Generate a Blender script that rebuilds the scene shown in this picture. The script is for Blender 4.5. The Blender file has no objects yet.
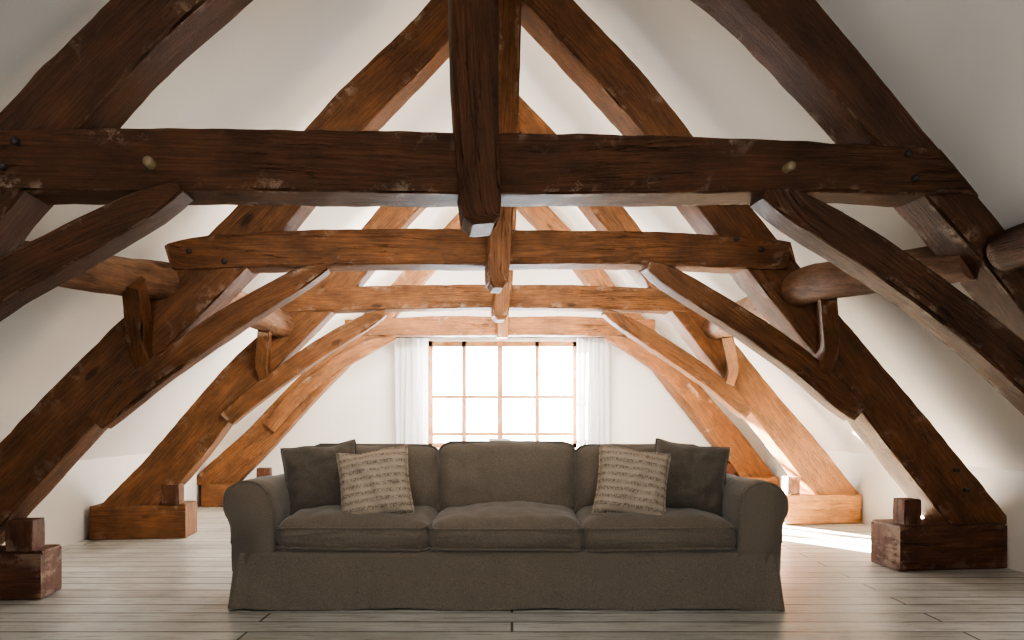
import bpy, bmesh, math, random
from mathutils import Vector, noise, Matrix
random.seed(4)
F=683.0; VX=512.0; VY=415.0; K=0.13
C=bpy.context.scene.collection
def link(o,parent=None,**props):
    C.objects.link(o)
    if parent is not None: o.parent=parent
    for k,v in props.items(): o[k]=v
    return o
def mkobj(name,verts,faces,mat,parent=None,smooth=True,uvs=None,cutz=None,**props):
    me=bpy.data.meshes.new(name); me.from_pydata([tuple(v) for v in verts],[],faces); me.update()
    if uvs is not None:
        uvl=me.uv_layers.new(name="UVMap")
        for p in me.polygons:
            for li,vi in zip(p.loop_indices,p.vertices): uvl.data[li].uv=uvs[vi]
    if smooth:
        for p in me.polygons: p.use_smooth=True
    bm=bmesh.new(); bm.from_mesh(me)
    if cutz is not None:
        bmesh.ops.bisect_plane(bm,geom=bm.verts[:]+bm.edges[:]+bm.faces[:],plane_co=(0,0,cutz),plane_no=(0,0,1),clear_inner=True)
    bmesh.ops.recalc_face_normals(bm,faces=bm.faces); bm.to_mesh(me); bm.free()
    if mat: me.materials.append(mat)
    o=bpy.data.objects.new(name,me)
    return link(o,parent,**props)
def empty(name,loc,parent=None,**props):
    o=bpy.data.objects.new(name,None); o.location=loc; o.empty_display_size=.1
    return link(o,parent,**props)
# ---------------- materials
def newmat(name):
    m=bpy.data.materials.new(name); m.use_nodes=True
    nt=m.node_tree; b=nt.nodes["Principled BSDF"]
    return m,nt,b
def N(nt,t,**kw):
    n=nt.nodes.new(t)
    for k,v in kw.items():
        if k in n.inputs: n.inputs[k].default_value=v
        else: setattr(n,k,v)
    return n
def ramp(nt,stops):
    r=nt.nodes.new("ShaderNodeValToRGB"); e=r.color_ramp.elements
    while len(e)<len(stops): e.new(.5)
    for el,(p,c) in zip(e,stops): el.position=p; el.color=(*c,1)
    return r
def wood(name,c0,c1,c2,rough=.48,wane=(.42,.32,.24),wamt=.7,grain=60):
    m,nt,b=newmat(name); L=nt.links
    uv=N(nt,"ShaderNodeTexCoord")
    mp=N(nt,"ShaderNodeMapping"); mp.inputs["Scale"].default_value=(2.2,grain,1)
    L.new(uv.outputs["UV"],mp.inputs["Vector"])
    g=N(nt,"ShaderNodeTexNoise",Scale=1.6,Detail=10,Roughness=.74,Distortion=.2); L.new(mp.outputs[0],g.inputs["Vector"])
    r=ramp(nt,[(.28,c0),(.5,c1),(.75,c2)]); L.new(g.outputs["Fac"],r.inputs[0])
    mp2=N(nt,"ShaderNodeMapping"); mp2.inputs["Scale"].default_value=(1.8,4,1); L.new(uv.outputs["UV"],mp2.inputs["Vector"])
    g2=N(nt,"ShaderNodeTexNoise",Scale=1.9,Detail=10,Roughness=.7); L.new(mp2.outputs[0],g2.inputs["Vector"])
    r2=ramp(nt,[(.3,(.45,.43,.42)),(.5,(.93,.93,.92)),(.7,(1.45,1.38,1.27))]); L.new(g2.outputs["Fac"],r2.inputs[0])
    mx=N(nt,"ShaderNodeMixRGB",blend_type='MULTIPLY',Fac=.9); L.new(r.outputs[0],mx.inputs[1]); L.new(r2.outputs[0],mx.inputs[2])
    mp3=N(nt,"ShaderNodeMapping"); mp3.inputs["Scale"].default_value=(.7,15,1); L.new(uv.outputs["UV"],mp3.inputs["Vector"])
    g3=N(nt,"ShaderNodeTexNoise",Scale=1.0,Detail=5,Roughness=.55); L.new(mp3.outputs[0],g3.inputs["Vector"])
    r3=ramp(nt,[(.0,(1,1,1)),(.495,(1,1,1)),(.5,(.04,.03,.025)),(.505,(1,1,1))]); L.new(g3.outputs["Fac"],r3.inputs[0])
    g6=N(nt,"ShaderNodeTexNoise",Scale=1.3,Detail=1); L.new(uv.outputs["UV"],g6.inputs["Vector"])
    r6=ramp(nt,[(.47,(0,0,0)),(.55,(.9,.9,.9))]); L.new(g6.outputs["Fac"],r6.inputs[0])
    mx2=N(nt,"ShaderNodeMixRGB",blend_type='MULTIPLY'); L.new(r6.outputs[0],mx2.inputs[0]); L.new(mx.outputs[0],mx2.inputs[1]); L.new(r3.outputs[0],mx2.inputs[2])
    vo=N(nt,"ShaderNodeTexVoronoi",Scale=1.0); mp4=N(nt,"ShaderNodeMapping"); mp4.inputs["Scale"].default_value=(1.6,4.0,1); L.new(uv.outputs["UV"],mp4.inputs["Vector"]); L.new(mp4.outputs[0],vo.inputs["Vector"])
    rk=ramp(nt,[(.0,(.25,.2,.17)),(.06,(.35,.3,.27)),(.1,(1,1,1))]); L.new(vo.outputs["Distance"],rk.inputs[0])
    mxk=N(nt,"ShaderNodeMixRGB",blend_type='MULTIPLY',Fac=.8); L.new(mx2.outputs[0],mxk.inputs[1]); L.new(rk.outputs[0],mxk.inputs[2])
    ge=N(nt,"ShaderNodeNewGeometry"); rp=ramp(nt,[(.527,(0,0,0)),(.56,(1,1,1))]); L.new(ge.outputs["Pointiness"],rp.inputs[0])
    g5=N(nt,"ShaderNodeTexNoise",Scale=8,Detail=8,Roughness=.8); L.new(uv.outputs["UV"],g5.inputs["Vector"])
    r5=ramp(nt,[(.49,(0,0,0)),(.54,(wamt,wamt,wamt))]); L.new(g5.outputs["Fac"],r5.inputs[0])
    mm=N(nt,"ShaderNodeMath",operation='MULTIPLY'); L.new(rp.outputs[0],mm.inputs[0]); L.new(r5.outputs[0],mm.inputs[1])
    mx3=N(nt,"ShaderNodeMixRGB"); L.new(mm.outputs[0],mx3.inputs[0]); L.new(mxk.outputs[0],mx3.inputs[1]); mx3.inputs[2].default_value=(*wane,1)
    L.new(mx3.outputs[0],b.inputs["Base Color"])
    b.inputs["Roughness"].default_value=rough
    b.inputs["Specular IOR Level"].default_value=.4
    m3=N(nt,"ShaderNodeMixRGB",blend_type='MIX'); L.new(r6.outputs[0],m3.inputs[0]); m3.inputs[1].default_value=(1,1,1,1); L.new(r3.outputs[0],m3.inputs[2])
    ad=N(nt,"ShaderNodeMath",operation='ADD'); L.new(g.outputs["Fac"],ad.inputs[0]); L.new(m3.outputs[0],ad.inputs[1])
    ad2=N(nt,"ShaderNodeMath",operation='MULTIPLY_ADD'); L.new(g2.outputs["Fac"],ad2.inputs[0]); ad2.inputs[1].default_value=1.8; L.new(ad.outputs[0],ad2.inputs[2])
    bp=N(nt,"ShaderNodeBump",Strength=.6,Distance=.015); L.new(ad2.outputs[0],bp.inputs["Height"]); L.new(bp.outputs[0],b.inputs["Normal"])
    return m
M_WOODN=wood("oak_beam_shaded",(.05,.021,.010),(.11,.047,.022),(.185,.09,.044))  # same oak for the near beams, their shade put into a darker colour
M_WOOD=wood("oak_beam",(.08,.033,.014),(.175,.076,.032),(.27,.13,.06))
M_WOODF=wood("oak_beam_lit",(.095,.04,.016),(.21,.094,.039),(.32,.162,.075))  # same oak for the far beams, window light painted in as brighter orange
M_LOG=wood("peeled_log",(.13,.068,.04),(.25,.14,.085),(.35,.21,.14),.6,grain=20)
M_BLOCK=wood("oak_block",(.055,.022,.011),(.135,.056,.03),(.21,.095,.05),.6,grain=30,wamt=.4)
M_BLOCKF=wood("oak_block_sunlit",(.2,.09,.035),(.42,.21,.09),(.55,.3,.15),.6,grain=30)  # sunlight on the far right blocks painted in as pale orange
M_WIN=wood("window_wood",(.36,.17,.07),(.5,.26,.12),(.6,.34,.17),.45)
def plain(name,col,rough=.8,bump=0,bscale=30,var=.06,vscale=1.5):
    m,nt,b=newmat(name); L=nt.links
    tc=N(nt,"ShaderNodeTexCoord")
    g=N(nt,"ShaderNodeTexNoise",Scale=vscale,Detail=5); L.new(tc.outputs["Object"],g.inputs["Vector"])
    r=ramp(nt,[(.3,tuple(c*(1-var) for c in col)),(.7,tuple(min(1,c*(1+var)) for c in col))]); L.new(g.outputs["Fac"],r.inputs[0])
    L.new(r.outputs[0],b.inputs["Base Color"]); b.inputs["Roughness"].default_value=rough
    if bump:
        g2=N(nt,"ShaderNodeTexNoise",Scale=bscale,Detail=6); L.new(tc.outputs["Object"],g2.inputs["Vector"])
        bp=N(nt,"ShaderNodeBump",Strength=bump,Distance=.01); L.new(g2.outputs["Fac"],bp.inputs["Height"]); L.new(bp.outputs[0],b.inputs["Normal"])
    return m
M_PLASTER=plain("white_plaster",(.82,.80,.755),.9,.35,5,.03)
M_IRON=plain("iron",(.05,.045,.04),.5)
M_BRASS=plain("dull_brass",(.28,.21,.12),.45)
M_RENDER=plain("pale_render",(.45,.5,.55),.9)
M_TILE=plain("grey_tile",(.2,.25,.3),.9)
M_CERAM=plain("grey_ceramic",(.3,.28,.26),.4)
def fabric(name,c):
    m,nt,b=newmat(name); L=nt.links
    tc=N(nt,"ShaderNodeTexCoord")
    g=N(nt,"ShaderNodeTexNoise",Scale=240,Detail=1); L.new(tc.outputs["Object"],g.inputs["Vector"])
    r=ramp(nt,[(.35,tuple(x*.78 for x in c)),(.65,tuple(x*1.2 for x in c))]); L.new(g.outputs["Fac"],r.inputs[0])
    L.new(r.outputs[0],b.inputs["Base Color"]); b.inputs["Roughness"].default_value=.8
    b.inputs["Specular IOR Level"].default_value=.3
    b.inputs["Sheen Weight"].default_value=.3
    bp=N(nt,"ShaderNodeBump",Strength=.2,Distance=.002); L.new(g.outputs["Fac"],bp.inputs["Height"])
    g4=N(nt,"ShaderNodeTexNoise",Scale=3.2,Detail=1,Distortion=1.4); L.new(tc.outputs["Object"],g4.inputs["Vector"])
    bp2=N(nt,"ShaderNodeBump",Strength=.4,Distance=.04); L.new(g4.outputs["Fac"],bp2.inputs["Height"]); L.new(bp.outputs[0],bp2.inputs["Normal"])
    L.new(bp2.outputs[0],b.inputs["Normal"])
    return m
M_SOFA=fabric("taupe_linen",(.180,.148,.115))
M_PIL=fabric("dark_linen",(.125,.104,.082))
def patterned():
    m,nt,b=newmat("patterned_linen"); L=nt.links
    tc=N(nt,"ShaderNodeTexCoord"); sp=N(nt,"ShaderNodeSeparateXYZ"); L.new(tc.outputs["Object"],sp.inputs[0])
    def mth(op,a,bb=None,cc=None):
        n=N(nt,"ShaderNodeMath",operation=op)
        for i,x in enumerate((a,bb,cc)):
            if x is None: continue
            if isinstance(x,(int,float)): n.inputs[i].default_value=x
            else: L.new(x,n.inputs[i])
        return n.outputs[0]
    z=mth('MULTIPLY',sp.outputs["Z"],25.0); fr=mth('FRACT',mth('ADD',z,20.0)); fl=mth('FLOOR',mth('ADD',z,20.0))
    band=mth('LESS_THAN',mth('ABSOLUTE',mth('SUBTRACT',fr,.52)),.22)
    cb=N(nt,"ShaderNodeCombineXYZ"); L.new(mth('ADD',mth('MULTIPLY',sp.outputs["X"],110),mth('MULTIPLY',fl,7.3)),cb.inputs[0]); L.new(mth('MULTIPLY',fr,3.0),cb.inputs[1]); L.new(fl,cb.inputs[2])
    g=N(nt,"ShaderNodeTexNoise",Scale=1.0,Detail=1,Distortion=.6); L.new(cb.outputs[0],g.inputs["Vector"])
    line=mth('LESS_THAN',mth('ABSOLUTE',mth('SUBTRACT',g.outputs["Fac"],.5)),.065)
    base=mth('LESS_THAN',mth('ABSOLUTE',mth('SUBTRACT',fr,.2)),.04)
    mask=mth('MAXIMUM',mth('MULTIPLY',band,line),mth('MULTIPLY',base,.35))
    mx=N(nt,"ShaderNodeMixRGB"); mx.inputs[1].default_value=(.42,.345,.27,1); mx.inputs[2].default_value=(.16,.125,.098,1)
    L.new(mth('MULTIPLY',mask,.8),mx.inputs[0]); L.new(mx.outputs[0],b.inputs["Base Color"])
    b.inputs["Roughness"].default_value=.95
    g3=N(nt,"ShaderNodeTexNoise",Scale=250); L.new(tc.outputs["Object"],g3.inputs["Vector"])
    bp=N(nt,"ShaderNodeBump",Strength=.3,Distance=.003); L.new(g3.outputs["Fac"],bp.inputs["Height"]); L.new(bp.outputs[0],b.inputs["Normal"])
    return m
M_PAT=patterned()
def floor_mat():
    m,nt,b=newmat("painted_boards"); L=nt.links
    tc=N(nt,"ShaderNodeTexCoord")
    br=N(nt,"ShaderNodeTexBrick"); br.offset=.37; br.offset_frequency=2
    br.inputs["Color1"].default_value=(.63,.64,.61,1); br.inputs["Color2"].default_value=(.78,.79,.76,1); br.inputs["Mortar"].default_value=(.13,.115,.10,1)
    br.inputs["Scale"].default_value=1; br.inputs["Mortar Size"].default_value=.007; br.inputs["Mortar Smooth"].default_value=.3
    br.inputs["Brick Width"].default_value=3.3; br.inputs["Row Height"].default_value=.15
    L.new(tc.outputs["Object"],br.inputs["Vector"])
    mp=N(nt,"ShaderNodeMapping"); mp.inputs["Scale"].default_value=(1.5,22,1); L.new(tc.outputs["Object"],mp.inputs["Vector"])
    g=N(nt,"ShaderNodeTexNoise",Scale=2,Detail=8,Roughness=.75,Distortion=.4); L.new(mp.outputs[0],g.inputs["Vector"])
    r=ramp(nt,[(.37,(.5,.45,.4)),(.46,(.93,.92,.91)),(.7,(1.1,1.1,1.1))]); L.new(g.outputs["Fac"],r.inputs[0])
    mx=N(nt,"ShaderNodeMixRGB",blend_type='MULTIPLY',Fac=1); L.new(br.outputs["Color"],mx.inputs[1]); L.new(r.outputs[0],mx.inputs[2])
    g2=N(nt,"ShaderNodeTexNoise",Scale=1.5,Detail=6,Roughness=.65); L.new(tc.outputs["Object"],g2.inputs["Vector"])
    r2=ramp(nt,[(.35,(.78,.77,.745)),(.62,(1.06,1.06,1.06))]); L.new(g2.outputs["Fac"],r2.inputs[0])
    mx2=N(nt,"ShaderNodeMixRGB",blend_type='MULTIPLY',Fac=1); L.new(mx.outputs[0],mx2.inputs[1]); L.new(r2.outputs[0],mx2.inputs[2])
    L.new(mx2.outputs[0],b.inputs["Base Color"])
    b.inputs["Roughness"].default_value=.3
    iv=N(nt,"ShaderNodeMath",operation='SUBTRACT'); iv.inputs[0].default_value=1; L.new(br.outputs["Fac"],iv.inputs[1])
    ad=N(nt,"ShaderNodeMath",operation='MULTIPLY_ADD'); L.new(g.outputs["Fac"],ad.inputs[0]); ad.inputs[1].default_value=.3; L.new(iv.outputs[0],ad.inputs[2])
    bp=N(nt,"ShaderNodeBump",Strength=.4,Distance=.006); L.new(ad.outputs[0],bp.inputs["Height"]); L.new(bp.outputs[0],b.inputs["Normal"])
    return m
M_FLOOR=floor_mat()
def sheer():
    m,nt,b=newmat("sheer_curtain"); L=nt.links
    out=nt.nodes["Material Output"]
    d=N(nt,"ShaderNodeBsdfDiffuse"); d.inputs[0].default_value=(.92,.92,.92,1)
    t=N(nt,"ShaderNodeBsdfTranslucent"); t.inputs[0].default_value=(.8,.82,.85,1)
    a=N(nt,"ShaderNodeMixShader"); a.inputs[0].default_value=.4; L.new(d.outputs[0],a.inputs[1]); L.new(t.outputs[0],a.inputs[2])
    L.new(a.outputs[0],out.inputs[0]); return m
M_SHEER=sheer()
# ---------------- room shell
XL,XR,XC=-3.42,3.24,-.07; ZK=.64; ZR=4.18; YB=8.75; YF=-2.2
def prism(name,polys,y0,y1,mat,**kw):
    V=[];Fc=[]
    for poly in polys:
        n=len(poly);o=len(V)
        V+= [(x,y0,z) for x,z in poly]+[(x,y1,z) for x,z in poly]
        Fc.append(tuple(range(o,o+n))); Fc.append(tuple(range(o+2*n-1,o+n-1,-1)))
        for i in range(n): j=(i+1)%n; Fc.append((o+i,o+j,o+n+j,o+n+i))
    return mkobj(name,V,Fc,mat,smooth=False,**kw)
def zr(x):
    return ZK+(x-XL)/(XC-XL)*(ZR-ZK) if x<XC else ZK+(XR-x)/(XR-XC)*(ZR-ZK)
mkobj("floor",[(XL-.2,YF-.2,0),(XR+.2,YF-.2,0),(XR+.2,YB+.3,0),(XL-.2,YB+.3,0),(XL-.2,YF-.2,-.1),(XR+.2,YF-.2,-.1),(XR+.2,YB+.3,-.1),(XL-.2,YB+.3,-.1)],
   [(0,1,2,3),(4,5,6,7),(0,1,5,4),(1,2,6,5),(2,3,7,6),(3,0,4,7)],M_FLOOR,smooth=False,kind="structure",label="pale painted wide floorboards, worn and weathered",category="floor")
WX0,WX1,WZ0,WZ1=-1.08,.84,.58,1.95
def gable(name,y0,y1,wx0,wx1,wz0,wz1,**kw):
    return prism(name,[
      [(XL,0),(wx0,0),(wx0,zr(wx0)),(XL,ZK)],
      [(wx1,0),(XR,0),(XR,ZK),(wx1,zr(wx1))],
      [(wx0,0),(wx1,0),(wx1,wz0),(wx0,wz0)],
      [(wx0,wz1),(wx1,wz1),(wx1,zr(wx1)),(XC,ZR),(wx0,zr(wx0))]],y0,y1,M_PLASTER,kind="structure",**kw)
gable("wall_back",YB,YB+.28,WX0,WX1,WZ0,WZ1,label="white plastered gable wall with a wide window",category="wall")
gable("wall_front",YF-.28,YF,-.7,.6,.75,1.52,label="white plastered gable wall",category="wall")
prism("wall_left",[[(XL-.2,0),(XL,0),(XL,ZK),(XL-.2,ZK)]],YF-.28,YB+.28,M_PLASTER,kind="structure",label="low white plastered knee wall",category="wall")
prism("wall_right",[[(XR,0),(XR+.2,0),(XR+.2,ZK),(XR,ZK)]],YF-.28,YB+.28,M_PLASTER,kind="structure",label="low white plastered knee wall",category="wall")
prism("ceiling",[[(XL,ZK),(XC,ZR),(XC,ZR+.2),(XL-.2,ZK+.0)],[(XR,ZK),(XR+.2,ZK),(XC,ZR+.2),(XC,ZR)]],YF-.28,YB+.28,M_PLASTER,kind="structure",label="sloping white plastered attic ceiling",category="ceiling")
def boxes(name,bx,mat,parent=None,bev=.006,**kw):
    V=[];Fc=[];U=[]
    for (x0,x1,y0,y1,z0,z1) in bx:
        o=len(V); V+=[(x,y,z) for x in(x0,x1) for y in(y0,y1) for z in(z0,z1)]
        Fc+=[(o,o+1,o+3,o+2),(o+4,o+6,o+7,o+5),(o,o+4,o+5,o+1),(o+2,o+3,o+7,o+6),(o,o+2,o+6,o+4),(o+1,o+5,o+7,o+3)]
        ver=(z1-z0)>(x1-x0)
        for x in(x0,x1):
            for y in(y0,y1):
                for z in(z0,z1): U.append((z,x+y) if ver else (x,z+y))
    ob=mkobj(name,V,Fc,mat,parent,smooth=False,uvs=U,**kw)
    if bev:
        md=ob.modifiers.new("bevel","BEVEL"); md.width=bev; md.segments=2
    return ob
wf=[]
y0,y1=YB+.05,YB+.12
def xw(p): return (p-512)/F*(YB+.07)
wf+=[(WX0,WX0+.06,y0,y1,WZ0,WZ1),(WX1-.06,WX1,y0,y1,WZ0,WZ1),(WX0,WX1,y0,y1,WZ1-.07,WZ1),(WX0,WX1,y0,y1,WZ0,WZ0+.06)]
xm=xw(500)
wf+=[(xm-.035,xm+.035,y0-.01,y1,WZ0,WZ1)]
for p in (464,537): wf.append((xw(p)-.028,xw(p)+.028,y0,y1,WZ0,WZ1))
for py in (397,434):
    z=1-(py-415)/F*(YB+.1); wf.append((WX0,WX1,y0+.01,y1-.01,z-.02,z+.02))
win=boxes("window_1",wf,M_WIN,kind="structure",label="wide wooden casement window with many panes",category="window")
boxes("trim_1",[(WX0-.08,WX1+.08,YB-.1,YB+.04,WZ0-.05,WZ0)],M_PLASTER,kind="structure",label="white window sill",category="window sill")
boxes("window_2",[(-.7,-.65,YF-.12,YF-.05,.75,1.52),(.55,.6,YF-.12,YF-.05,.75,1.52),(-.7,.6,YF-.12,YF-.05,1.47,1.52),(-.7,.6,YF-.12,YF-.05,.75,.8),(-.07,-.03,YF-.12,YF-.05,.75,1.52)],M_WIN,kind="structure",label="wooden casement window in the opposite gable",category="window")
V=[];Fc=[];pf=[(.0,.0),(.05,.0),(.07,.03),(.13,.085),(.15,.115),(.14,.115),(.12,.09),(.06,.04),(0.001,.035)]
for rr,zz in pf:
    for k in range(28): a=2*math.pi*k/28; V.append((rr*math.cos(a),rr*.75*math.sin(a),zz))
for i in range(len(pf)-1):
    for k in range(28): Fc.append((i*28+k,i*28+(k+1)%28,(i+1)*28+(k+1)%28,(i+1)*28+k))
dz=mkobj("bowl",V,Fc,M_CERAM,label="small dark bowl standing on the window sill",category="bowl"); dz.location=(-.16,YB-.03,WZ0+.001)
def curtain(x0,x1,ph):
    V=[];Fc=[];nx,nz=110,14
    for j in range(nz+1):
        z=.25+(1.965-.25)*j/nz; s=j/nz
        for i in range(nx+1):
            u=i/nx; x=x0+(x1-x0)*u + .012*math.sin(u*9+ph+s*2)*(1-s)+.018*math.sin(u*math.pi*12+ph+1)
            y=YB-.155+.055*math.sin(u*math.pi*2*6+ph)*(.7+.3*(1-s))+.02*math.sin(u*23+s*3)
            V.append((x,y,z))
    for j in range(nz):
        for i in range(nx): a=j*(nx+1)+i; Fc.append((a,a+1,a+nx+2,a+nx+1))
    return mkobj("curtain",V,Fc,M_SHEER,label="white sheer curtain hanging beside the window",category="curtain",group="window curtains")
curtain(-1.5,-1.07,0); curtain(.81,1.24,1.3)
def tube(pts,r,seg=8,closed=False):
    V=[];Fc=[];n=len(pts)
    for i,p in enumerate(pts):
        p=Vector(p); a=Vector(pts[(i-1)%n if closed else max(0,i-1)]); b=Vector(pts[(i+1)%n if closed else min(n-1,i+1)])
        t=(b-a).normalized(); up=Vector((0,0,1)) if abs(t.z)<.9 else Vector((0,1,0))
        s=t.cross(up).normalized(); w=s.cross(t)
        for k in range(seg):
            an=2*math.pi*k/seg; V.append(p+r*(math.cos(an)*s+math.sin(an)*w))
    for i in range(n if closed else n-1):
        for k in range(seg):
            Fc.append((i*seg+k,i*seg+(k+1)%seg,((i+1)%n)*seg+(k+1)%seg,((i+1)%n)*seg+k))
    if not closed: Fc+= [tuple(range(seg)),tuple(range((n-1)*seg,n*seg))]
    return V,Fc
v,f=tube([(-1.6,YB-.15,1.98),(0,YB-.15,1.98),(1.34,YB-.15,1.98)],.012)
mkobj("curtain_rod",v,f,M_IRON,label="thin dark iron curtain rod above the window",category="curtain rod")
# ---------------- timber members
def catmull(P,step=.06):
    out=[]
    n=len(P)
    for i in range(n-1):
        p0=P[max(0,i-1)];p1=P[i];p2=P[i+1];p3=P[min(n-1,i+2)]
        L=math.dist(p1[:3],p2[:3]); m=max(2,int(L/step))
        for k in range(m):
            t=k/m
            out.append([.5*((2*b)+(c-a)*t+(2*a-5*b+4*c-d)*t*t+(3*b-a-3*c+d)*t**3) for a,b,c,d in zip(p0,p1,p2,p3)])
    out.append(list(P[-1])); return out
def rrect(w,h,r):
    pts=[]
    for cx,cy,a0 in ((1,1,0),(-1,1,90),(-1,-1,180),(1,-1,270)):
        for k in range(4):
            a=math.radians(a0+k*30); pts.append((cx*(w/2-r)+r*math.cos(a),cy*(h/2-r)+r*math.sin(a)))
    out=[]
    n=len(pts)
    for i,p in enumerate(pts):
        out.append(p)
        if i%4==3:
            q=pts[(i+1)%n]
            for s in(.33,.66): out.append((p[0]+(q[0]-p[0])*s,p[1]+(q[1]-p[1])*s))
    return out
def member(name,P,bvec,thick,mat,parent,rough=.008,rad=.008,rnd=False,ext=0,cutz=None,**kw):
    if ext:
        a=Vector(P[-2][:3]);b_=Vector(P[-1][:3]); d=(b_-a).normalized()*ext; P=P+[(b_.x+d.x,b_.y+d.y,b_.z+d.z,P[-1][3])]
    S=catmull(P,.045); V=[];U=[];Fc=[]; sd=random.uniform(0,100); n=len(S); ul=random.uniform(0,50); vo=random.uniform(0,50)
    for i,s in enumerate(S):
        p=Vector(s[:3]); t=(Vector(S[min(n-1,i+1)][:3])-Vector(S[max(0,i-1)][:3])).normalized()
        b=bvec-t*bvec.dot(t); b.normalize(); nn=t.cross(b)
        if i: ul+=(p-Vector(S[i-1][:3])).length
        w=s[3]
        rloc=min(rad*(1+1.4*max(0,noise.noise(Vector((ul*1.3,sd,0))))),w*.3)
        pr=rrect(w,thick,rloc) if not rnd else [(w/2*math.cos(2*math.pi*k/24),w/2*math.sin(2*math.pi*k/24)) for k in range(24)]
        m=len(pr); per=0
        cc=0.985 if i in(0,n-1) else 1
        for k,(a,c) in enumerate(pr):
            q=p+nn*a*cc+b*c*cc
            d=noise.noise(Vector((q.x*1.6+sd,q.y*1.6,q.z*1.6)))*rough*.6+noise.noise(Vector((q.x*10+sd,q.y*10,q.z*10)))*rough*.4
            if not rnd and (k%6 in (1,2)):
                ch=noise.noise(Vector((ul*8,sd+k//6*9,3)))
                d-=max(0,ch-.1)*.055
            q=q+(nn*a+b*c).normalized()*d
            if k: per+=math.dist(pr[k],pr[k-1])
            V.append(q); U.append((ul,vo+per))
    for i in range(n-1):
        for k in range(m): Fc.append((i*m+k,i*m+(k+1)%m,(i+1)*m+(k+1)%m,(i+1)*m+k))
    for base in(0,(n-1)*m):
        o=len(V)
        for k in range(m):
            V.append(V[base+k].copy()); a,c=pr[k]; U.append((vo+a*.5,sd+c*.15))
        Fc.append(tuple(range(o,o+m)))
    if parent is not None:
        V=[Vector(q)-parent.location for q in V]
    ob=mkobj(name,V,Fc,mat,parent,smooth=True,uvs=U,cutz=cutz,**kw)
    try: ob.data.set_sharp_from_angle(angle=math.radians(34))
    except Exception: pass
    return ob
def bp(px,py,d0):
    t=(px-VX)/F; d=d0/(1-K*t); return Vector((t*d,d,1-(py-VY)/F*d)),d
BV=Vector((-K,1,0)).normalized()
def pxmember(name,pts,d0,thick,off,mat,parent,**kw):
    P=[]
    for px,py,w in pts:
        p,d=bp(px,py,d0); p=p+BV*(off+thick/2); P.append((p.x,p.y,p.z,w*d/F))
    return member(name,P,BV,thick,mat,parent,**kw)
def peg(px,py,d0,off,parent,mat=M_IRON,r=.014,ln=.02):
    p,d=bp(px,py,d0); p=p+BV*off-parent.location
    V=[];Fc=[];s=10
    for q,rr in((0.02,r),(-ln*.8,r),(-ln,r*.6)):
        for k in range(s):
            a=2*math.pi*k/s; V.append(p+BV*q+Vector((rr*math.cos(a),0,rr*math.sin(a))))
    for i in range(2):
        for k in range(s): Fc.append((i*s+k,i*s+(k+1)%s,(i+1)*s+(k+1)%s,(i+1)*s+k))
    Fc.append(tuple(range(2*s,3*s)))
    mkobj("peg",V,Fc,mat,parent)
T={}
D=[2.7,4.05,5.9,7.85]
T[0]=dict(
 collar=[(-190,162,58),(0,161,61),(240,160,62),(500,164,62),(760,166,53),(950,172,47),(992,177,41),(1008,182,26)],
 post=[(473,-215,52),(473,0,47),(476,140,43),(480,213,39),(481,221,34),(482,229,22)],
 pr=[(476,-262,56),(630,-125,56),(784,2,57),(920,148,60),(1036,280,63),(1120,410,70),(1200,565,74)],
 pl=[(476,-262,58),(307,-125,60),(154,2,62),(30,130,64),(-60,240,68),(-165,400,70),(-268,560,74)],
 br=[(760,196,12),(795,211,32),(880,262,37),(955,316,39),(1010,362,39),(1090,440,38)],
 bl=[(183,189,12),(150,206,28),(80,243,36),(0,287,38),(-70,340,38),(-150,415,36)])
T[1]=dict(
 collar=[(168,257,24),(182,255,30),(250,250,34),(400,247,35),(500,247,35),(650,248,33),(774,255,31),(788,257,25)],
 post=[(509,-20,24),(506,100,24),(500,210,24),(497,277,22),(497,284,17),(497,290,10)],
 pr=[(500,-48,38),(556,8,39),(645,105,41),(710,190,43),(774,268,45),(872,388,48),(932,462,52),(980,522,54)],
 pl=[(500,-48,38),(421,40,40),(345,117,42),(280,195,45),(211,268,48),(118,360,52),(32,450,54),(-42,530,56)],
 br=[(646,266,8),(670,279,20),(740,322,24),(800,364,25),(836,396,25),(856,414,18)],
 bl=[(327,267,8),(300,280,20),(235,318,25),(165,366,25),(120,402,25),(98,422,20)])
def scaled(src,d,dy=0,jit=3):
    s=D[1]/d; out={}
    for k,pts in src.items():
        out[k]=[(VX+(x-VX)*s+random.uniform(-1,1), VY+(y-VY)*s+(dy if k in('collar',) else 0)+random.uniform(-.6,.6), w*s*random.uniform(.96,1.04)) for x,y,w in pts]
    return out
T[2]=scaled(T[1],D[2],-3)
T[2]['pl'][-2:]=[(175,457,40),(130,505,41)]
T[3]=scaled(T[1],D[3],-1)
T[3]['collar']=[(345,328,17),(430,326,19),(500,326,19),(570,326,19),(655,328,17)]
T[3]['pl'][-2:]=[(258,440,30),(216,480,32)]
T[3]['br']=[(606,337,5),(632,347,13),(662,368,14),(690,396,15),(712,428,14)]
T[3]['bl']=[(396,337,5),(368,347,13),(332,368,14),(298,396,15),(270,428,14)]
T[2]['post'][-3:]=[(500,312,16),(500,317,12),(500,321,8)]
T[3]['post']=[(505,190,12),(503,260,12),(502,338,11)]
labels=["heavy dark hewn oak roof truss with thick collar beam","dark brown oak roof truss with collar and curved braces","reddish brown oak roof truss standing on timber blocks","warm brown oak roof truss close to the gable window"]
XI=[(2.78,2.78),(2.56,2.45),(2.66,2.45),(2.62,2.5)]
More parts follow.
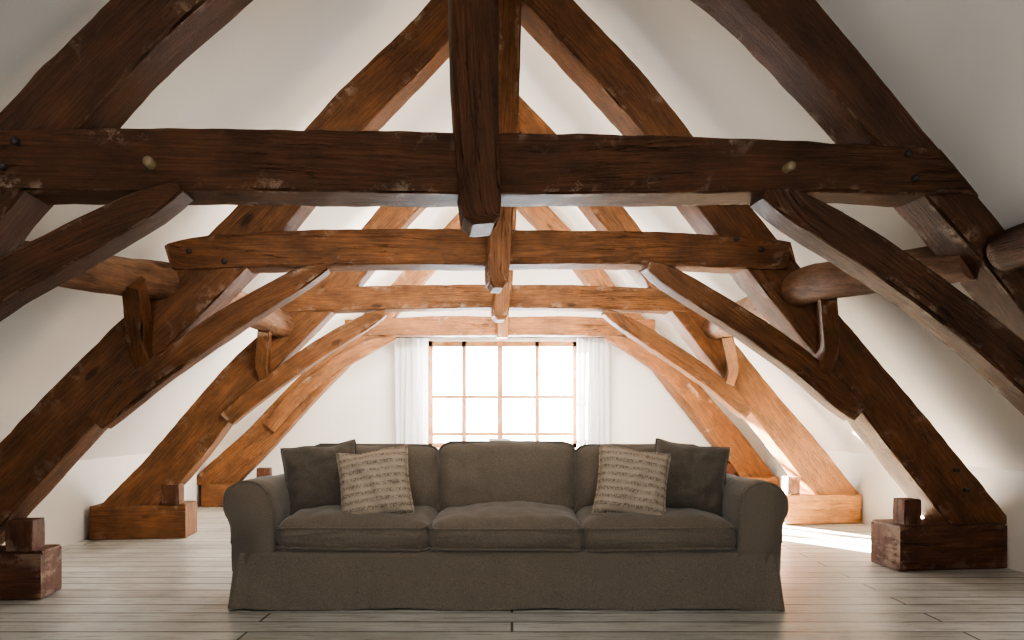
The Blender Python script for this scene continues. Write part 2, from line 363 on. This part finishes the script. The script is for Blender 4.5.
for i in range(4):
    d0=D[i]; t=T[i]; W=[M_WOODN,M_WOOD,M_WOODF,M_WOODF][i]  # near truss takes the shaded oak copy, far ones the lit copy
    e=empty("roof_truss",(XC,d0,0),label=labels[i],category="roof truss",group="oak roof trusses")
    tk=.2 if i==0 else .23
    HB=[.29,.26,.27,.25][i]
    pxmember("principal_rafter",t['pl'],d0,tk,0.0,W,e,rough=.013,ext=.4,cutz=HB-.006)
    pxmember("principal_rafter",t['pr'],d0,tk,0.0,W,e,rough=.013,ext=.4,cutz=[.29,.29,.27,.25][i]-.006)
    pxmember("collar_beam",t['collar'],d0,.18,-.010,W,e,rough=.014)
    pxmember("king_post",t['post'],d0,.2,-.08,W,e,rough=.009,rad=.012)
    pxmember("brace",t['bl'],d0,.13,-.045,W,e,rough=.009)
    pxmember("brace",t['br'],d0,.13,-.045,W,e,rough=.009)
    if i==0: pgs=[(5,168),(18,143),(905,155),(912,180)]
    elif i==1: pgs=[(190,252),(225,262),(760,250),(735,240),(955,470),(965,490)]
    else:
        sc=D[1]/d0; pgs=[(VX+(x-VX)*sc,VY+(y-VY)*sc-2) for x,y in [(190,252),(760,252)]]
    for a,b in pgs: peg(a,b,d0,-.012,e)
    if i==0:
        for a,b in ((153,166),(785,170)): peg(a,b,d0,-.018,e,M_BRASS,.02,.04)
    for sd in (-1,1):
        h=HB if sd<0 else [.29,.29,.27,.25][i]
        xi=XI[i][0 if sd<0 else 1]
        xo=(3.20 if sd>0 else 3.38)
        yy=lambda x:d0+K*x
        xa,xb=sd*xi,sd*xo; ya,yb=-.03,(.19 if (i==1 and sd<0) else .26)
        xm_=(xa+xb)/2
        P=[(x,yy(x)+(ya+yb)/2,.004+h/2,h) for x in (xa,xm_,xb)]
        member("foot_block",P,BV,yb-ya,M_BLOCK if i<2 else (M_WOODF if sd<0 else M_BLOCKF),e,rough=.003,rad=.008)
        sw=.115 if sd>0 else .135
        xs=sd*(xi+.12); P=[(xs,yy(xs)+.06,h-.01,sw),(xs,yy(xs)+.06,h+.08,sw+.004),(xs,yy(xs)+.06,h+.165,sw)]
        member("stub_post",P,BV,sw,M_BLOCK,e,rough=.003,rad=.006)
for sx,x,z,yA,yB_ in ((-1,-2.15,1.70,YF+.01,2.35),(1,2.12,1.70,YF+.01,2.93),(-1,-1.93,1.765,2.62,6.0),(1,1.81,1.78,3.07,6.38)):
    near=yA<0
    e=empty("purlin",(x,(yA+yB_)/2,z),label="rough dark log purlin beside the front truss" if near else "rough peeled log purlin carried by the roof trusses",category="purlin",group="log purlins")
    P=[]
    for k in range(10):
        y=yA+(yB_-yA)*k/9; o=0 if near else max(0,(4.0-y)/1.1)**1.2
        P.append((x+sx*(.33 if sx>0 else .2)*o+.012*math.sin(k*1.7),y,z-(.11 if sx>0 else .12)*o+.012*math.sin(k*2.3+sx),(.18 if near else .225-.055*o)+.008*math.sin(k*3)))
    member("log",P,Vector((1,0,0)),.2,M_WOODN if near else M_LOG,e,rough=.014,rnd=True)
    if near: continue
    for i in (1,2):
        d=D[i]; yp=d+K*x; o=.02
        pts=[(x+sx*.12+o,yp+.02,z-.50,.09),(x+sx*.13+o,yp-.05,z-.36,.13),(x+sx*.08+o*.8,yp-.16,z-.22,.135),(x+sx*.01+o*.5,yp-.32,z-.085,.10)]
        member("wind_brace",pts,Vector((1,0,0)),.09,M_WOOD if i==1 else M_WOODF,e,rough=.005)
# ---------------- sofa
SX=-.03; SY=3.5
sofa=empty("sofa",(SX,SY+.45,0),label="wide taupe linen slipcovered sofa with rolled arms",category="sofa")
def rbox(hx,hy,hz,r,n=(24,14,10)):
    V=[];Fc=[];idx={}
    def add(p):
        k=tuple(round(c,5) for c in p)
        if k not in idx: idx[k]=len(V); V.append(Vector(p))
        return idx[k]
    def dist(n_,h):
        out=[]; m=5
        for k in range(m): out.append(-h+r*k/m)
        q=max(2,n_)
        for k in range(q+1): out.append(-h+r+(2*h-2*r)*k/q)
        for k in range(1,m+1): out.append(h-r+r*k/m)
        return out
    X=dist(n[0],hx);Y=dist(n[1],hy);Z=dist(n[2],hz)
    for s in(-1,1):
        for A,B,fn in ((X,Y,lambda a,b:(a,b,s*hz)),(X,Z,lambda a,b:(a,s*hy,b)),(Y,Z,lambda a,b:(s*hx,a,b))):
            for i in range(len(A)-1):
                for j in range(len(B)-1):
                    Fc.append((add(fn(A[i],B[j])),add(fn(A[i+1],B[j])),add(fn(A[i+1],B[j+1])),add(fn(A[i],B[j+1]))))
    out=[]
    h=Vector((hx,hy,hz))
    for p in V:
        q=Vector([max(-(h[i]-r),min(h[i]-r,p[i])) for i in range(3)]); dd=p-q
        out.append(q+dd.normalized()*r if dd.length>1e-6 else p)
    return out,Fc
def wr(q,sd,a):
    return a*noise.noise(Vector((q.x*4+sd,q.y*4,q.z*4)))+a*.5*noise.noise(Vector((q.x*11+sd,q.y*9,q.z*11)))
def place(V,loc,rot=None):
    M=Matrix.Translation(Vector(loc)-sofa.location)
    if rot: M=M@rot
    return [M@v for v in V]
def rounded_loop(hx,hy,r,z,n=6):
    pts=[]
    for cx,cy,a0 in ((1,1,0),(-1,1,90),(-1,-1,180),(1,-1,270)):
        for k in range(n+1):
            a=math.radians(a0+90*k/n); pts.append(Vector((cx*(hx-r)+r*math.cos(a),cy*(hy-r)+r*math.sin(a),z)))
    out=[]
    for i,p in enumerate(pts):
        q=pts[(i+1)%len(pts)]; m=max(1,int((q-p).length/.06))
        for k in range(m): out.append(p+(q-p)*k/m)
    return out
def cushion(name,hx,hy,hz,crown,loc,rot=None,sd=0,parent=sofa,mat=M_SOFA,corner=.09,pl=(.75,-.75)):
    r=min(hz*.85,.065)
    V,Fc=rbox(hx,hy,hz,r,(34,22,8))
    def defo(p):
        u=max(-1,min(1,p.x/hx));v=max(-1,min(1,p.y/hy))
        c=((1-u*u)*(1-v*v))**.4
        q=p.copy()
        au,av=max(0,abs(p.x)-(hx-corner)),max(0,abs(p.y)-(hy-corner))
        L=math.hypot(au,av)
        if L>corner:
            k=corner/L; q.x=math.copysign(hx-corner+au*k,p.x); q.y=math.copysign(hy-corner+av*k,p.y)
        q.z=p.z*(.86+.14*c)+crown*c*(1 if p.z>0 else -.5)*min(1,abs(p.z)/(hz*.5))
        bul=1-(p.z/hz)**2
        q.x+=.018*bul*(1 if p.x>0 else -1)*max(0,(abs(u)-.6)/.4)*(1-v*v)**.5; q.y+=.022*bul*(1 if p.y>0 else -1)*max(0,(abs(v)-.6)/.4)*(1-u*u)**.5
        q.z+=wr(q,sd,.018)*(1 if abs(p.z)>hz*.5 else .5)
        q.y+=wr(q,sd+9,.01)
        return q
    V=[defo(p) for p in V]
    for z in pl:
        lp=[defo(p) for p in rounded_loop(hx+.003,hy+.003,.03,hz*z)]
        tv,tf=tube(lp,.0065,6,True); o=len(V); V+=tv; Fc+=[tuple(a+o for a in f_) for f_ in tf]
    return mkobj(name,place(V,loc,rot),Fc,mat,parent)
HX=1.41
def skirt():
    nz=14; V=[];Fc=[]
    loop=rounded_loop(HX,.455,.045,0,6)
    fine=[]
    for i,p in enumerate(loop):
        q=loop[(i+1)%len(loop)]; m=max(1,int((q-p).length/.03))
        for k in range(m): fine.append(p+(q-p)*k/m)
    m=len(fine)
    rings=[(j/nz,0) for j in range(nz+1)]+[(1.02,-.006),(1.03,-.025)]
    for (hz,ins) in rings:
        s=max(0,1-hz); z=.006+.285*hz
        for i,p in enumerate(fine):
            n=Vector((p.x/HX,p.y/.455,0)); cx=abs(n.x)**8; cy=abs(n.y)**8
            out=Vector((math.copysign(cx,p.x),math.copysign(cy,p.y),0))
            if out.length>1: out.normalize()
            cor=min(cx,cy)
            fold=.006*math.sin(p.x*7+p.y*9)+.004*math.sin(p.x*19+p.y*13+1)+.004*math.sin(p.x*41+2)*s
            d=(.010+.035*cor)*s**1.3+fold*s+ins
            near=abs(abs(p.x)-1.33)
            if abs(p.y)>.44 and near<.04: d-=.022*s*(1-near/.04)
            q=p+out*d; q.z=z+(.006*math.sin(p.x*8)*s if hz==0 else 0)
            q.z=max(.004,q.z); V.append(q)
    nr=len(rings)
    for j in range(nr-1):
        for i in range(m): Fc.append((j*m+i,j*m+(i+1)%m,(j+1)*m+(i+1)%m,(j+1)*m+i))
    Fc.append(tuple(range((nr-1)*m,nr*m)))
    return V,Fc
V,Fc=skirt()
mkobj("skirt",place(V,(SX,SY+.455,0)),Fc,M_SOFA,sofa)
def arm(sg):
    prof=[(1.19,.2),(1.19,.26),(1.19,.3),(1.19,.44),(1.19,.52)]
    cx,cz,r=1.325,.535,.128
    for k in range(0,19):
        a=math.radians(180-k*(215/18)); prof.append((cx+r*math.cos(a),cz+r*math.sin(a)))
    prof+=[(1.418,.425),(1.41,.385),(1.408,.34),(1.408,.27),(1.405,.2)]
    ys=[(0,.88),(.007,.94),(.02,.98),(.045,1)]+[(.045+.81*k/16,1) for k in range(1,17)]+[(.89,.97),(.9,.9)]
    V=[];Fc=[];m=len(prof)
    for yi,(y,s) in enumerate(ys):
        for k,(px_,pz) in enumerate(prof):
            c=Vector((cx,cz)) if pz>.42 else Vector((1.29,pz))
            x=c.x+(px_-c.x)*s; z=c.y+(pz-c.y)*s if pz>.42 else pz
            if pz<=.42 and yi<4: x=px_
            z2=z - .02*y*(pz>.42)
            q=Vector((x,y,z2))
            d=wr(q,sg*7,.012)
            if pz>.3: q.x+=d; q.z+=d
            V.append(Vector((sg*q.x,q.y,q.z)))
    n=len(ys)
    for i in range(n-1):
        for k in range(m): Fc.append((i*m+k,i*m+(k+1)%m,(i+1)*m+(k+1)%m,(i+1)*m+k))
    Fc.append(tuple(range(m)));Fc.append(tuple(range((n-1)*m,n*m)))
    lp=[V[m+k]+Vector((0,-.003,0)) for k in range(2,m-2)]
    tv,tf=tube(lp,.0065,6); o=len(V); V+=tv; Fc+=[tuple(a+o for a in q) for q in tf]
    mkobj("arm",place(V,(SX,SY,0)),Fc,M_SOFA,sofa)
arm(-1);arm(1)
V,Fc=rbox(1.22,.13,.385,.08,(40,6,14))
V=[p+Vector((0,wr(p,3,.006),wr(p,5,.012)+(-.02*(p.x/1.22)**2 if p.z>.2 else 0))) for p in V]
mkobj("backrest",place(V,(SX,SY+.79,.395)),Fc,M_SOFA,sofa)
cw=.396
for i in(-1,0,1):
    cushion("seat_cushion",cw,.36,.08,.055,(SX+i*.795,SY+.365,.364),sd=i*13+5,corner=.05)
for i,w,hh,zc in((-1,.385,.205,.60),(0,.40,.213,.612),(1,.385,.205,.602)):
    R=Matrix.Rotation(math.radians(90-13),4,'X')
    cushion("back_cushion",w,hh,.08,.065,(SX+i*.79,SY+.575,zc),R,sd=i*31+2,corner=.06,pl=(.8,-.8))
def pillow(x,y,z,hs,th,rots,mat,label,sd,pinch=.10):
    n=30;V=[];Fc=[];top={}
    def prof(u,v):
        return (max(0,(1-u**2))*max(0,(1-v**2)))**.42
    for s in(1,-1):
        for i in range(n+1):
            for j in range(n+1):
                u=-1+2*i/n; v=-1+2*j/n
                edge=i in(0,n) or j in(0,n)
                if edge and s==-1: continue
                pin=1-pinch*(1-v*v)*abs(u)**3 ; pin2=1-pinch*(1-u*u)*abs(v)**3
                rc=1-.02*(abs(u*v))**6
                p=Vector((hs*u*pin*rc,0,hs*v*pin2*rc+.014*noise.noise(Vector((u*1.5+sd,v,0)))))
                t=th*prof(u,v)
                t+= (noise.noise(Vector((u*2.5+sd,v*2.5,s)))*.03+noise.noise(Vector((u*6+sd,v*6,s)))*.012)*prof(u,v)
                p.y=-s*t
                top[(s,i,j)]=len(V)
                if edge: top[(-1,i,j)]=len(V)
                V.append(p)
    for s in(1,-1):
        for i in range(n):
            for j in range(n): Fc.append((top[(s,i,j)],top[(s,i+1,j)],top[(s,i+1,j+1)],top[(s,i,j+1)]))
    lp=[V[top[(1,i,0)]] for i in range(n)]+[V[top[(1,n,j)]] for j in range(n)]+[V[top[(1,n-i,n)]] for i in range(n)]+[V[top[(1,0,n-j)]] for j in range(n)]
    tv,tf=tube(lp,.006,6,True); o=len(V); V+=tv; Fc+=[tuple(a+o for a in q) for q in tf]
    ob=mkobj("throw_pillow",V,Fc,mat,label=label,category="cushion",group="throw pillows on the sofa")
    ob.location=(x,y,z); ob.rotation_euler=[math.radians(a) for a in rots]
def sp(px,py,d): return ((px-512)/F*d, 1-(py-415)/F*d)
for px,py,d,hs,th,rot,mat,lab,sd,pn in (
  (322,480,3.88,.21,.115,(-16,-6,14),M_PIL,"plain dark taupe throw pillow leaning on the sofa arm",1,.08),
  (375,484,3.68,.195,.085,(-20,-8,4),M_PAT,"beige throw pillow with rows of dark stitched pattern",2,.08),
  (632,483,3.68,.195,.085,(-20,8,-4),M_PAT,"beige throw pillow with rows of dark stitched pattern",3,.08),
  (689,479,3.88,.21,.115,(-16,6,-14),M_PIL,"plain dark taupe throw pillow leaning on the sofa arm",4,.08)):
    x,z=sp(px,py,d); pillow(x,d,z,hs,th,rot,mat,lab,sd,pn)
# ---------------- outside
hs_=empty("neighbouring_house",(3,24,-6),label="pale rendered house with grey tiled roof beyond window",category="house")
boxes("walls",[(-6,5,0,6,0,5.6)],M_RENDER,hs_,0)
V=[(-6.3,-.3,5.6),(5.3,-.3,5.6),(5.3,6.3,5.6),(-6.3,6.3,5.6),(-6.3,3,7.6),(5.3,3,7.6)]
mkobj("roof",V,[(0,1,5,4),(2,3,4,5),(0,4,3),(1,2,5),(0,1,2,3)],M_TILE,hs_,smooth=False)
# ---------------- light
w=bpy.data.worlds.new("sky"); bpy.context.scene.world=w; w.use_nodes=True
bg=w.node_tree.nodes["Background"]; bg.inputs[0].default_value=(.955,.98,1,1); bg.inputs[1].default_value=31.0
def portal(x,y,z,sx,sz,rx):
    l=bpy.data.lights.new("portal","AREA"); l.shape='RECTANGLE'; l.size=sx;l.size_y=sz; l.cycles.is_portal=True
    o=bpy.data.objects.new("portal",l); o.location=(x,y,z); o.rotation_euler=(math.radians(rx),0,0); C.objects.link(o)
portal((WX0+WX1)/2,YB+.3,(WZ0+WZ1)/2,WX1-WX0,WZ1-WZ0,-90)
portal(-.05,YF-.3,1.135,1.3,.77,90)
s=bpy.data.lights.new("sun","SUN"); s.energy=380; s.angle=math.radians(1.2); s.color=(1,.87,.7)
so=bpy.data.objects.new("sun",s); so.rotation_euler=Vector((2.38,-2.6,-1.0)).to_track_quat('-Z','Y').to_euler(); C.objects.link(so)
for x,y,z,ln,pw in ((-.1,2.97,1.98,2.6,15),(-.1,4.30,2.0,2.6,46),(-.1,6.15,1.98,2.4,105)):  # added fill for the middle of the room, kept unseen behind the collars
    l=bpy.data.lights.new("added_fill_strip","AREA"); l.shape='RECTANGLE'; l.size=ln; l.size_y=.12; l.energy=pw; l.color=(1,.94,.86)
    o=bpy.data.objects.new("added_fill_strip",l); o.location=(x,y,z); o.rotation_euler=(math.radians(86),0,math.atan(K)); C.objects.link(o)
cam=bpy.data.cameras.new("camera"); cam.lens=24.01; cam.sensor_width=36; cam.shift_y=95/1024; cam.clip_start=.05
co=bpy.data.objects.new("camera",cam); co.location=(0,0,1); co.rotation_euler=(math.radians(90),0,0); C.objects.link(co)
bpy.context.scene.camera=co
vs=bpy.context.scene.view_settings
vs.view_transform='AgX'; vs.look='AgX - High Contrast'; vs.exposure=0.15
